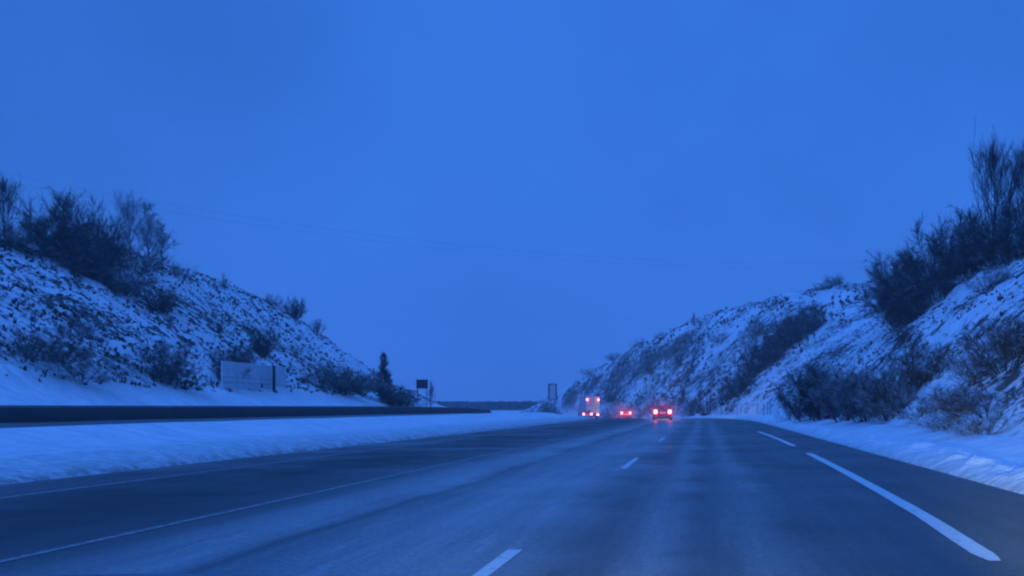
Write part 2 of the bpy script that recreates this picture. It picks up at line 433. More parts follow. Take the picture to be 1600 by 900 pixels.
def ribbon(name, u0, u1, d0, d1, zoff, mat, nu=2, label=None, kind='structure', st=2.0, wob=0.0):
    us = np.linspace(u0, u1, nu); ds = np.linspace(d0, d1, max(2, int((d1 - d0) / st) + 1))
    A, B = np.meshgrid(us, ds, indexing='ij')
    if wob:
        ctr = (u0 + u1) / 2
        wv = 1 + 0.10 * (vnoise(B * 2.3, B * 0 + A * 3, 4) - 0.5)
        A = ctr + (A - ctr) * wv
    zz = crest(B) + zoff
    me = np_mesh(name, np.stack([A - off(B), B, zz], -1).reshape(-1, 3), grid_faces(nu, len(ds)))
    if me.polygons[0].normal.z < 0: me.flip_normals()
    uvl = me.uv_layers.new(name="road")
    vi = np.empty(len(me.loops), np.int32); me.loops.foreach_get("vertex_index", vi)
    uvs = np.stack([A.ravel()[vi], B.ravel()[vi]], -1).astype(np.float32)
    uvl.data.foreach_set("uv", uvs.ravel())
    return tag(link(name, me, mat), label, kind=kind)
ribbon("road", -11.05, 4.55, -40, 300, 0.0, M['road'], 9, "dark wet asphalt carriageway with paler wheel tracks")
ribbon("opposite_road", -25.4, -17.0, -40, 300, 0.62, M['road2'], 5, "raised asphalt of the opposite carriageway")
# painted markings lie 4 mm above the asphalt
ribbon("road_marking", -9.31, -9.20, -40, 260, 0.004, M['worn_paint'], 2, "faint worn white line along the left edge of the carriageway", st=1.0, wob=1)
ribbon("road_marking", -5.50, -5.41, -40, 240, 0.004, M['worn_paint'], 2, "thin faded white line between the left and middle lanes", st=1.0, wob=1)
def lab_dash(k): return "short white lane dash, %s from the camera" % ["nearest", "second", "third", "fourth", "fifth", "sixth", "seventh"][k]
for k in range(6):
    a = [3.55, 15.9, 28.7, 41.6, 54.5, 67.4][k]
    ribbon("road_marking", -1.65, -1.53, a, a + 3.3, 0.004, M['white_paint'] if k < 3 else M['worn_paint'], 2, lab_dash(k), st=0.3, wob=1)
def edge_segment(pts, w, label):
    n = 60; t = np.linspace(0, 1, n)
    dd = np.interp(t, np.linspace(0, 1, len(pts)), [p[1] for p in pts]); uu = np.interp(t, np.linspace(0, 1, len(pts)), [p[0] for p in pts])
    uu = np.convolve(np.pad(uu, 4, 'edge'), np.ones(9) / 9, 'valid')
    ww = w * (1 + 0.12 * (vnoise(dd * 2, dd * 0 + 3.3, 8) - 0.5)); ww[0] *= 0.45; ww[1] *= 0.8; ww[-1] *= 0.6
    V = np.concatenate([np.stack([uu - ww / 2 - off(dd), dd, crest(dd) + 0.004 + 0 * dd], -1), np.stack([uu + ww / 2 - off(dd), dd, crest(dd) + 0.004 + 0 * dd], -1)])
    me = np_mesh("road_marking", V, grid_faces(2, n))
    if me.polygons[0].normal.z < 0: me.flip_normals()
    return tag(link("road_marking", me, M['white_paint']), label, kind='structure')
edge_segment([(1.7, -9), (1.95, -5), (2.1, -2)], 0.19, "white edge line piece beside the car, outside the view")
edge_segment([(2.25, 6.35), (2.42, 9), (2.52, 12), (2.62, 16), (2.70, 21.2)], 0.19, "long bright white edge line piece nearest on the right")
edge_segment([(2.75, 25.0), (2.76, 30), (2.72, 35), (2.62, 40)], 0.19, "second white edge line piece further along on the right")

# ------------------------------------------------------------------ dark barrier beyond the opposite carriageway
def along(u, d, z=0.0): return (float(u - off(d)), float(d), float(crest(d) + z))
def barrier():
    ds = np.concatenate([np.arange(-20, 60, 8.0), np.arange(60, 262, 4.0)])
    prof = [(-25.50, 0.5), (-25.50, 0.80), (-25.63, 0.94), (-25.68, 1.20), (-25.90, 1.20), (-25.95, 0.94), (-26.08, 0.80), (-26.08, 0.4)]
    A = np.array([[along(u, d, z) for (u, z) in prof] for d in ds])
    me = np_mesh("barrier_wall", A.reshape(-1, 3), grid_faces(len(ds), len(prof)), smooth=False)
    root = empty("barrier", along(-25.7, 40, 0.6))
    w = link("barrier_wall", me, M['barrier'], root); w.matrix_parent_inverse = Matrix.Translation(-Vector(root.location))
    rail = MB()
    for a, b_ in zip(ds[:-1], ds[1:]): rail.tube(along(-25.79, a, 1.235), along(-25.79, b_, 1.235), 0.03, n=6)
    r = rail.build("top_rail", M['rail'], root); r.matrix_parent_inverse = Matrix.Translation(-Vector(root.location))
    tag(root, "long low dark barrier beyond the opposite carriageway, under the left snow slope", "barrier")
barrier()

# ------------------------------------------------------------------ heather and rock tufts on both slopes, far wood
def tufts(name, n, urange, drange, hsz, seed, label, keep, cat='heather', blades=9, spread=0.8, wide=0.12):
    rs = np.random.RandomState(seed)
    u = rs.uniform(*urange, n); d = rs.uniform(*drange, n); Xw = u - off(d)
    k = keep(u, d, Xw, rs); u, d, Xw = u[k], d[k], Xw[k]; n = len(u)
    z = ground_z(u, d) - 0.05
    s = rs.uniform(hsz[0], hsz[1], n)
    az = rs.uniform(0, 2 * np.pi, (n, blades)); tilt = rs.uniform(0.1, 1.0, (n, blades)) * spread
    ln = s[:, None] * rs.uniform(0.5, 1.0, (n, blades)); wd = s[:, None] * wide
    bx = Xw[:, None] + np.cos(az) * s[:, None] * 0.25 * rs.uniform(0, 1, (n, blades)); by = d[:, None] + np.sin(az) * s[:, None] * 0.25 * rs.uniform(0, 1, (n, blades))
    base = np.stack([bx, by, np.broadcast_to(z[:, None], bx.shape)], -1)
    side = np.stack([-np.sin(az) * wd, np.cos(az) * wd, 0 * az], -1)
    tip = base + np.stack([np.cos(az) * np.sin(tilt) * ln, np.sin(az) * np.sin(tilt) * ln, np.cos(tilt) * ln], -1)
    V = np.stack([base - side, base + side, tip + side * 0.5, tip - side * 0.5], -2).reshape(-1, 3)
    F = np.arange(len(V)).reshape(-1, 4)
    me = np_mesh(name, V, F, smooth=False)
    return tag(link(name, me, M['heath']), label, cat, kind='stuff')
def keep_slope(lo, amt):
    def f(u, d, Xw, rs):
        p = fbm(Xw, d, 6.0, 3, 51) * 0.9 + fbm(Xw, d, 1.3, 2, 53) * 0.7
        return (hill_weight(u, d) > 0.25) & (p + rs.uniform(-amt, amt, len(u)) > lo)
    return f
tufts("heather", 15000, (-50.5, -31), (28, 125), (0.10, 0.36), 3, "dark heather and stones poking through the snow of the left slope", keep_slope(0.10, 0.45))
tufts("heather", 12000, (8, 34), (14, 112), (0.08, 0.30), 4, "dark heather and stones poking through the snow of the right slope", keep_slope(0.32, 0.4))
tufts("heather", 11000, (7, 46), (112, 262), (0.25, 0.70), 5, "dark heather and stones on the far bend of the right slope", keep_slope(0.22, 0.45))
tufts("distant_wood", 9000, (-20, 150), (375, 420), (2.4, 4.4), 6, "dark distant wood on the low horizon down the valley",
      lambda u, d, Xw, rs: (Xw < -60) & (Xw > -230), 'wood', blades=12, spread=0.8, wide=0.22)
# ------------------------------------------------------------------ shrubs and trees
def tubes_mesh(name, segs, sides=3):
    """segs (n,8): p0, p1, r0, r1 -> one mesh of thin tapered prisms"""
    S = np.asarray(segs, float); p, q, r0, r1 = S[:, 0:3], S[:, 3:6], S[:, 6], S[:, 7]
    d = q - p; d /= np.linalg.norm(d, axis=1)[:, None] + 1e-9
    ref = np.where(np.abs(d[:, 2:3]) > 0.9, np.array([[1.0, 0, 0]]), np.array([[0, 0, 1.0]]))
    a = np.cross(d, ref); a /= np.linalg.norm(a, axis=1)[:, None] + 1e-9; b_ = np.cross(d, a)
    rings = []
    for c, r in ((p, r0), (q, r1)):
        for k in range(sides):
            t = 2 * np.pi * k / sides
            rings.append(c + a * (r * np.cos(t))[:, None] + b_ * (r * np.sin(t))[:, None])
    V = np.stack(rings, 1); n = len(S); base = np.arange(n)[:, None] * 2 * sides
    F = np.concatenate([base + np.array([[k, (k + 1) % sides, sides + (k + 1) % sides, sides + k]]) for k in range(sides)])
    return np_mesh(name, V.reshape(-1, 3), F, smooth=False)
def grow(seed, kind):
    """returns (stem segments, twig segments) of a plant one unit high and about one unit wide"""
    rs = random.Random(seed); stems, twigs = [], []
    def walk(p, dr, ln, r, n, wig, up, store, taper=0.45):
        pts = [p]
        for i in range(n):
            dr = (dr + Vector((rs.uniform(-wig, wig), rs.uniform(-wig, wig), rs.uniform(-wig, wig) + up))).normalized()
            q = p + dr * (ln / n)
            ra = r * (1 - (1 - taper) * i / n); rb = r * (1 - (1 - taper) * (i + 1) / n)
            store.append((*p, *q, ra, rb)); p = q; pts.append(p)
        return pts, dr
    def off_dir(ax, ang):
        o = ax.orthogonal().normalized(); o = Matrix.Rotation(rs.uniform(0, 2 * math.pi), 3, ax) @ o
        return (ax * math.cos(ang) + o * math.sin(ang)).normalized()
    if kind in ('shrub', 'dense', 'low'):
        ns, nj, nm = {'shrub': (22, 11, 11), 'dense': (36, 13, 12), 'low': (26, 10, 10)}[kind]
        for i in range(ns):
            a = rs.uniform(0, 2 * math.pi); sp = rs.uniform(0.02, 1.0) ** 0.7
            tilt = sp * (1.15 if kind == 'low' else 0.85)
            base = Vector((math.cos(a) * sp * 0.25, math.sin(a) * sp * 0.25, -0.03))
            ln = rs.uniform(0.66, 0.98) * (1.0 - 0.20 * sp)
            dr = Vector((math.cos(a) * math.sin(tilt), math.sin(a) * math.sin(tilt), math.cos(tilt)))
            pts, _ = walk(base, dr, ln, 0.0060, 6, 0.14, 0.03, stems, 0.3)
            for j in range(nj):
                t = rs.uniform(0.08, 1.0); k = min(5, int(t * 6)); p = pts[k].lerp(pts[k + 1], t * 6 - k)
                ax = (pts[k + 1] - pts[k]).normalized()
                pp, _ = walk(p, off_dir(ax, rs.uniform(0.4, 1.0)), ln * rs.uniform(0.14, 0.32), 0.0030, 3, 0.22, 0.05, stems, 0.5)
                for m_ in range(nm):
                    t2 = rs.uniform(0.1, 1.0); k2 = min(2, int(t2 * 3)); p2 = pp[k2].lerp(pp[k2 + 1], t2 * 3 - k2)
                    ax2 = (pp[k2 + 1] - pp[k2]).normalized()
                    walk(p2, off_dir(ax2, rs.uniform(0.3, 1.1)), rs.uniform(0.05, 0.14), 0.0024, 2, 0.25, 0.04, twigs, 0.4)
    elif kind == 'upright':
        lead, _ = walk(Vector((0, 0, -0.03)), Vector((0, 0, 1)), 0.90, 0.010, 10, 0.03, 0.05, stems, 0.12)
        for i in range(46):
            t = 0.02 + 0.78 * (i + rs.random()) / 46
            k = min(9, int(t * 10)); p = lead[k].lerp(lead[k + 1], t * 10 - k)
            ln = (1.0 - t) * rs.uniform(0.62, 0.98); n = 7
            pts, _ = walk(p, off_dir(Vector((0, 0, 1)), rs.uniform(0.35, 1.0)), ln, 0.0045 * (1.1 - t), n, 0.09, 0.09, stems, 0.3)
            for j in range(14):
                t1 = rs.uniform(0.15, 1.0); k1 = min(n - 1, int(t1 * n)); q = pts[k1].lerp(pts[k1 + 1], t1 * n - k1)
                ax = (pts[k1 + 1] - pts[k1]).normalized()
                pp, _ = walk(q, off_dir(ax, rs.uniform(0.3, 0.7)), ln * rs.uniform(0.10, 0.26) + 0.03, 0.0015, 3, 0.14, 0.10, twigs, 0.4)
                for m_ in range(4):
                    t2 = rs.uniform(0.1, 1.0); k2 = min(2, int(t2 * 3)); p2 = pp[k2].lerp(pp[k2 + 1], t2 * 3 - k2)
                    walk(p2, off_dir((pp[k2 + 1] - pp[k2]).normalized(), rs.uniform(0.3, 0.8)), rs.uniform(0.03, 0.07), 0.0010, 2, 0.2, 0.08, twigs, 0.4)
    else:
        nb = 70 if kind == 'spire' else 30
        lead, _ = walk(Vector((0, 0, -0.03)), Vector((0, 0, 1)), 1.02, 0.014, 10, 0.04, 0.03, stems, 0.15)
        for i in range(nb):
            t = rs.uniform(0.05, 0.97); k = min(9, int(t * 10)); p = lead[k].lerp(lead[k + 1], t * 10 - k)
            if kind == 'spire': ang, ln = rs.uniform(0.6, 1.2), 0.34 * (1.0 - t) ** 1.2 + 0.03
            else: ang, ln = rs.uniform(0.4, 1.1), rs.uniform(0.3, 0.55) * (1.1 - t) + 0.04
            n = 5
            pts, _ = walk(p, off_dir(Vector((0, 0, 1)), ang), ln, 0.0065 * (1.15 - t), n, 0.16, 0.05, stems, 0.3)
            for j in range(12):
                t1 = rs.uniform(0.1, 1.0); k1 = min(n - 1, int(t1 * n)); q = pts[k1].lerp(pts[k1 + 1], t1 * n - k1)
                ax = (pts[k1 + 1] - pts[k1]).normalized()
                pp, _ = walk(q, off_dir(ax, rs.uniform(0.3, 1.0)), ln * rs.uniform(0.14, 0.34) + 0.02, 0.0030, 3, 0.18, 0.05, twigs, 0.4)
                for m_ in range(5):
                    t2 = rs.uniform(0.1, 1.0); k2 = min(2, int(t2 * 3)); p2 = pp[k2].lerp(pp[k2 + 1], t2 * 3 - k2)
                    walk(p2, off_dir((pp[k2 + 1] - pp[k2]).normalized(), rs.uniform(0.3, 1.0)), rs.uniform(0.03, 0.07), 0.0022, 2, 0.2, 0.06, twigs, 0.4)
    return stems, twigs
PROTO = {}
def proto(kind, var):
    key = (kind, var)
    if key not in PROTO:
        s, t = grow(100 * (1 + ['shrub', 'dense', 'low', 'upright', 'spire', 'sapling'].index(kind)) + var, kind)
        PROTO[key] = (tubes_mesh(kind + "_stems", s, 4), tubes_mesh(kind + "_twigs", t, 3))
    return PROTO[key]
BARK = {}
def plant(name, kind, var, x, y, h, w, mat, label, cat, group=None, lean=0.0, dp=0.0, rz=None):
    sm, tm = proto(kind, var)
    key = (kind, var, mat)
    if key not in BARK:
        a, b_ = sm.copy(), tm.copy()
        a.materials.append(M[mat]); b_.materials.append(M[mat]); BARK[key] = (a, b_)
    a, b_ = BARK[key]
    z = float(world_z(x, y))
    r = empty(name, (x, y, z - dp)); r.rotation_euler = (lean * 0.3, lean, rz if rz is not None else (x * 7.3 + y * 3.1) % 6.28)
    r.scale = (w, w, h)
    tree = name.endswith('tree')
    for nm, me in ((('trunk' if tree else 'stems'), a), (('crown' if tree else 'twigs'), b_)):
        o = bpy.data.objects.new(nm, me); C.objects.link(o); o.parent = r
    return tag(r, label, cat, group)
GL, GRT, GR, GB = "bushes on the left snow slope", "trees and bushes on top of the right slope", "bushes on the right snow slope", "bushes at the foot of the right slope"
GLT, GRR = "trees and bushes on top of the left slope", "low bushes along the right skyline"
PL = [
 # left crest
 ("bare_tree", 'upright', 0, -48.6, 56.6, 5.2, 4.2, 'twig_bare', "bare upright tree on the left crest, cut by the picture's left edge", "tree", GLT),
 ("bare_tree", 'upright', 1, -46.8, 57.6, 3.6, 3.2, 'twig_bare', "small bare tree between the edge tree and the big dark bush on the left crest", "tree", GLT),
 ("shrub", 'dense', 1, -48.6, 57.2, 2.2, 2.4, 'twig_brown', "dark bush at the foot of the edge tree on the left crest", "bush", GLT),
 ("shrub", 'dense', 0, -46.9, 60.0, 5.4, 4.2, 'twig_dark', "biggest dark dense bush on the left crest, twigs standing straight up", "bush", GLT),
 ("shrub", 'dense', 1, -46.2, 61.9, 4.6, 3.8, 'twig_dark', "dark bush leaning on the right side of the biggest left crest bush", "bush", GLT),
 ("shrub", 'dense', 0, -45.1, 59.3, 3.4, 3.8, 'twig_dark', "dark bush just below the biggest left crest bush", "bush", GLT),
 ("shrub", 'dense', 0, -43.9, 58.9, 2.9, 3.4, 'twig_dark', "dark bush trailing down the left slope from the crest", "bush", GL),
 ("snowy_tree", 'upright', 2, -46.9, 66.6, 6.2, 4.4, 'twig_snowy', "forked snow dusted tree, tallest on the left crest", "tree", GLT),
 ("snowy_tree", 'sapling', 0, -46.8, 68.8, 5.0, 5.0, 'twig_snowy', "snow covered tree just right of the forked one on the left crest", "tree", GLT),
 ("snowy_tree", 'sapling', 1, -46.9, 70.6, 4.1, 4.4, 'twig_snowy', "rightmost snow covered tree of the left crest clump", "tree", GLT),
 ("shrub", 'low', 0, -46.9, 72.6, 1.5, 2.4, 'twig_snowy', "low snow capped bush ending the left crest clump", "bush", GLT),
 ("shrub", 'shrub', 1, -46.0, 65.3, 2.6, 3.6, 'twig_brown', "brownish bush at the foot of the forked snowy tree", "bush", GLT),
 ("shrub", 'low', 1, -47.4, 80.4, 1.6, 0.9, 'twig_brown', "small lone bush on the left skyline right of the tree clump", "bush", GLT),
 ("shrub", 'low', 0, -46.8, 88.4, 1.5, 1.6, 'twig_brown', "small pale bush halfway down the left skyline", "bush", GLT),
 ("shrub", 'dense', 1, -45.0, 89.5, 2.7, 1.9, 'twig_dark', "dark bush where the left skyline turns steeply down", "bush", GLT),
 ("shrub", 'shrub', 1, -43.4, 91.0, 2.0, 1.5, 'twig_dark', "smaller dark bush below the skyline turn on the left", "bush", GLT),
 # left slope
 ("shrub", 'dense', 2, -42.8, 59.8, 2.4, 3.0, 'twig_brown', "reddish brown bush midway down from the left crest", "bush", GL),
 ("shrub", 'dense', 1, -40.7, 61.1, 2.3, 1.9, 'twig_dark', "round dark bush alone in the middle of the left slope", "bush", GL),
 ("shrub", 'dense', 0, -32.6, 49.2, 2.76, 2.64, 'twig_brown', "spiky dark bush low on the left slope above the flat snow", "bush", GL),
 ("shrub", 'low', 1, -32.4, 50.6, 1.5, 2.0, 'twig_dark', "low bush touching the right side of the spiky bush", "bush", GL),
 ("shrub", 'low', 1, -32.3, 42.2, 1.44, 2.88, 'twig_brown', "wide low brown bush at the foot of the left slope", "bush", GL),
 ("shrub", 'low', 0, -33.6, 40.5, 1.82, 2.88, 'twig_dark', "dark flat bush near the left picture edge", "bush", GL),
 ("shrub", 'low', 2, -33.3, 41.9, 1.68, 2.47, 'twig_dark', "second dark flat bush from the left picture edge", "bush", GL),
 ("shrub", 'shrub', 1, -35.7, 45.6, 1.1, 1.5, 'twig_brown', "small bush on bare snow above the flat dark bushes", "bush", GL),
 ("shrub", 'low', 0, -37.5, 49.5, 1.3, 2.2, 'twig_brown', "sprawling snowy bush in the middle of the left slope", "bush", GL),
 ("shrub", 'dense', 0, -36.6, 67.4, 2.6, 2.0, 'twig_dark', "dark bush standing above the pale panel", "bush", GL),
 ("shrub", 'dense', 2, -34.8, 60.2, 2.28, 2.47, 'twig_dark', "dark bush left of the pale panel", "bush", GL),
 ("shrub", 'shrub', 0, -33.6, 57.6, 1.8, 2.0, 'twig_dark', "dark bush on the snow below and left of the pale panel", "bush", GL),
 ("shrub", 'low', 0, -33.0, 70.4, 2.47, 3.38, 'twig_dark', "dark bush right of the pale panel", "bush", GL),
 ("shrub", 'dense', 1, -32.6, 74.0, 2.53, 3.36, 'twig_dark', "dark rounded bush further right of the pale panel", "bush", GL),
 ("shrub", 'dense', 1, -33.2, 78.0, 2.52, 3.38, 'twig_brown', "brown bush near the end of the left slope", "bush", GL),
 ("shrub", 'low', 0, -32.0, 84.0, 1.7, 2.4, 'twig_dark', "last low bush at the end of the left slope", "bush", GL),
 # beyond the end of the left slope
 ("conifer_tree", 'spire', 0, -31.4, 79.8, 5.0, 4.2, 'twig_dark', "slim dark spire shaped tree standing beyond the end of the left slope", "tree"),
 ("shrub", 'dense', 0, -30.9, 80.4, 2.3, 2.6, 'twig_dark', "dark bush at the foot of the spire tree", "bush", "bushes round the spire tree"),
 ("shrub", 'dense', 1, -30.9, 82.6, 2.0, 2.6, 'twig_dark', "dark bush right of the spire tree", "bush", "bushes round the spire tree"),
 ("shrub", 'low', 1, -31.3, 86.6, 1.3, 1.9, 'twig_dark', "low bush between the spire tree and the small square sign", "bush", "bushes round the spire tree"),
 ("shrub", 'sapling', 1, -31.6, 94.0, 3.0, 1.6, 'twig_brown', "thin upright bush right behind the small square sign", "bush"),
 # right crest
 ("bare_tree", 'upright', 0, 22.2, 62.8, 11.00, 7.29, 'twig_bare', "tall bare poplar like tree on the right crest, tallest in the picture", "tree", GRT),
 ("bare_tree", 'upright', 1, 24.3, 62.4, 9.40, 6.50, 'twig_bare', "bare tree at the right picture edge beside the tall one", "tree", GRT),
 ("shrub", 'dense', 1, 20.6, 70.5, 7.35, 6.44, 'twig_dark', "high rounded dark bush in the middle of the right crest clump", "bush", GRT),
 ("shrub", 'dense', 0, 18.3, 74.0, 6.20, 6.00, 'twig_dark', "leftmost large dark bush of the right crest clump", "bush", GRT),
 ("shrub", 'dense', 1, 19.6, 80.0, 6.90, 6.00, 'twig_brown', "dark bush behind the leftmost one of the right crest clump", "bush", GRT),
 ("shrub", 'dense', 0, 21.8, 66.0, 6.2, 5.6, 'twig_dark', "dark bush at the foot of the tall bare tree", "bush", GRT),
 ("shrub", 'dense', 1, 22.9, 61.5, 5.4, 5.2, 'twig_dark', "dark bush right below the bare trees at the right edge", "bush", GRT),
 ("shrub", 'shrub', 0, 19.8, 67.0, 4.0, 4.2, 'twig_dark', "dark bush hanging down the slope below the right crest clump", "bush", GRT),
 ("shrub", 'dense', 0, 17.2, 71.5, 3.52, 4.68, 'twig_dark', "lowest dark bush under the left end of the right crest clump", "bush", GRT),
 ("shrub", 'low', 2, 20.4, 58.6, 2.0, 2.8, 'twig_snowy', "snow flecked bush below the bare trees at the right edge", "bush", GRT),
 # right skyline further off
 ("shrub", 'low', 1, 23.3, 150.0, 3.2, 4.6, 'twig_dark', "low dark bush on the right skyline beside the crest clump", "bush", GRR),
 ("shrub", 'shrub', 0, 24.6, 151.0, 3.6, 3.0, 'twig_bare', "thin bare shrub on the right skyline beside the crest clump", "bush", GRR),
 ("shrub", 'low', 0, 14.0, 160.0, 2.0, 4.2, 'twig_dark', "dark clump on the skyline bump of the right slope", "bush", GRR),
 ("shrub", 'low', 1, 8.6, 171.0, 2.0, 3.0, 'twig_dark', "small dark clump left of the skyline bump", "bush", GRR),
 ("shrub", 'low', 2, -0.8, 184.0, 2.6, 5.0, 'twig_dark', "wide dark clump midway along the right skyline", "bush", GRR),
 ("shrub", 'sapling', 1, -2.6, 186.0, 3.6, 2.2, 'twig_bare', "thin bare shrub midway along the right skyline", "bush", GRR),
 ("shrub", 'low', 0, -9.5, 196.0, 2.4, 4.0, 'twig_brown', "low clump where the right skyline begins to drop", "bush", GRR),
 ("shrub", 'low', 1, -16.0, 205.0, 2.6, 4.6, 'twig_dark', "dark clump on the dropping right skyline", "bush", GRR),
 ("shrub", 'low', 2, -23.0, 215.0, 2.6, 4.8, 'twig_dark', "dark clump lower on the dropping right skyline", "bush", GRR),
 ("shrub", 'low', 0, -31.0, 226.0, 2.6, 5.0, 'twig_dark', "last dark clump on the dropping right skyline above the tall sign", "bush", GRR),
 # dark diagonal row in the gully
 ("shrub", 'dense', 0, 16.2, 121.5, 4.6, 4.4, 'twig_dark', "uppermost bush of the dark diagonal row on the right slope", "bush", GR),
 ("shrub", 'dense', 1, 14.2, 121.0, 4.9, 4.8, 'twig_dark', "second bush from the top of the dark diagonal row", "bush", GR),
 ("shrub", 'dense', 0, 12.0, 121.5, 5.2, 5.0, 'twig_dark', "third bush from the top of the dark diagonal row", "bush", GR),
 ("shrub", 'dense', 1, 9.8, 122.0, 5.4, 5.0, 'twig_dark', "fourth bush from the top of the dark diagonal row", "bush", GR),
 ("shrub", 'dense', 0, 7.4, 123.0, 5.4, 4.8, 'twig_dark', "fifth bush from the top of the dark diagonal row", "bush", GR),
 ("shrub", 'dense', 1, 5.2, 121.0, 4.6, 4.4, 'twig_dark', "lowest bush of the dark diagonal row, near the wire fence", "bush", GR),
 ("shrub", 'shrub', 0, 3.2, 123.5, 3.8, 4.4, 'twig_dark', "dark bush left of the foot of the diagonal row", "bush", GR),
 ("shrub", 'shrub', 1, 0.4, 127.0, 3.4, 4.6, 'twig_dark', "dark bush behind the wire fence", "bush", GR),
 ("shrub", 'low', 1, -2.6, 137.0, 3.0, 5.0, 'twig_brown', "brown bush behind the left end of the wire fence", "bush", GR),
 ("shrub", 'shrub', 2, 9.6, 145.0, 4.2, 5.2, 'twig_brown', "brownish bush high above the diagonal row", "bush", GR),
 ("shrub", 'low', 0, 3.0, 160.0, 2.4, 3.6, 'twig_brown', "faint bush in the middle of the far bend slope", "bush", GR),
 ("shrub", 'low', 2, -6.0, 176.0, 2.8, 4.6, 'twig_brown', "wide patch of brush high on the far bend slope", "bush", GR),
 ("shrub", 'low', 1, -11.5, 183.0, 2.6, 4.6, 'twig_dark', "patch of dark brush left of the wide brush patch", "bush", GR),
 ("shrub", 'low', 0, -22.0, 196.0, 2.4, 4.5, 'twig_dark', "dark brush on the slope above the lorry", "bush", GR),
 ("shrub", 'low', 2, -30.0, 208.0, 2.4, 4.5, 'twig_dark', "dark brush on the slope left of the lorry", "bush", GR),
 ("shrub", 'shrub', 0, -9.2, 157.0, 3.8, 6.0, 'twig_dark', "roadside bush between the two nearest cars", "bush", GR),
 ("shrub", 'shrub', 1, -5.0, 150.0, 3.6, 5.0, 'twig_dark', "roadside bush above the nearest car", "bush", GR),
 ("shrub", 'shrub', 2, -14.5, 168.0, 3.8, 6.4, 'twig_brown', "roadside bush above the middle car", "bush", GR),
 ("shrub", 'shrub', 0, -19.8, 177.0, 3.6, 6.0, 'twig_brown', "roadside bush between the middle car and the lorry", "bush", GR),
 # foot of the right slope
 ("shrub", 'dense', 0, 7.35, 55.5, 4.03, 3.92, 'twig_dark', "leftmost tall dark bush at the foot of the right slope", "bush", GB),
 ("shrub", 'dense', 1, 7.75, 51.5, 3.90, 3.92, 'twig_dark', "second tall dark bush at the foot of the right slope", "bush", GB),
 ("shrub", 'low', 1, 6.65, 61.0, 1.5, 1.8, 'twig_snowy', "low snowy bush left of the tall dark bushes at the foot of the right slope", "bush", GB),
 ("shrub", 'dense', 1, 8.05, 45.5, 3.36, 3.50, 'twig_brown', "brownish bush third along the foot of the right slope", "bush", GB),
 ("shrub", 'dense', 2, 8.15, 40.5, 2.97, 3.22, 'twig_brown', "brownish bush fourth along the foot of the right slope", "bush", GB),
 ("shrub", 'dense', 0, 8.35, 36.5, 2.56, 2.80, 'twig_brown', "brown bush just left of the short snow pole", "bush", GB),
 ("shrub", 'dense', 0, 9.75, 36.5, 2.24, 2.80, 'twig_dark', "dark bush higher up behind the short snow pole", "bush", GB),
 ("shrub", 'low', 1, 8.55, 31.8, 1.32, 2.38, 'twig_brown', "low straggly bush beside the short snow pole", "bush", GB),
 ("shrub", 'dense', 0, 11.6, 30.6, 1.6, 2.4, 'twig_brown', "uppermost brown bush by the right picture edge, above the sprawling one", "bush", GR),
 ("shrub", 'low', 0, 8.05, 27.0, 0.8, 1.8, 'twig_brown', "low brown scrub between the short snow pole and the lowest edge bush", "bush", GB),
 ("shrub", 'low', 1, 7.75, 22.6, 0.8, 1.7, 'twig_brown', "flat brown scrub at the right picture edge just above the snowbank", "bush", GB),
 ("shrub", 'dense', 0, 8.65, 27.6, 1.1, 1.8, 'twig_brown', "brown bush right behind the low scrub past the short snow pole", "bush", GB),
 ("shrub", 'dense', 0, -29.6, 155.6, 2.4, 3.4, 'twig_dark', "dark bush at the foot of the tall upright sign", "bush"),
 ("shrub", 'low', 2, 14.9, 62.0, 1.8, 1.6, 'twig_dark', "small dark bush alone high on the right slope", "bush", GR),
 ("shrub", 'low', 0, 10.6, 28.4, 2.21, 3.74, 'twig_dark', "dark sprawling bush by the right picture edge", "bush", GR),
 ("shrub", 'low', 2, 9.9, 29.6, 1.50, 2.40, 'twig_brown', "smaller brown bush left of the sprawling edge bush", "bush", GR),
 ("shrub", 'low', 1, 8.65, 25.0, 1.17, 2.72, 'twig_dark', "lowest dark bush by the right picture edge, on the flat snow", "bush", GB),
]
for (nm, kd, vr, x, y, h, w, mt, lb, ct, *g) in PL:
    plant(nm, kd, vr, x, y, h, w, mt, lb, ct, g[0] if g else None, dp=0.9 if g and g[0] == GRR else 0.05)
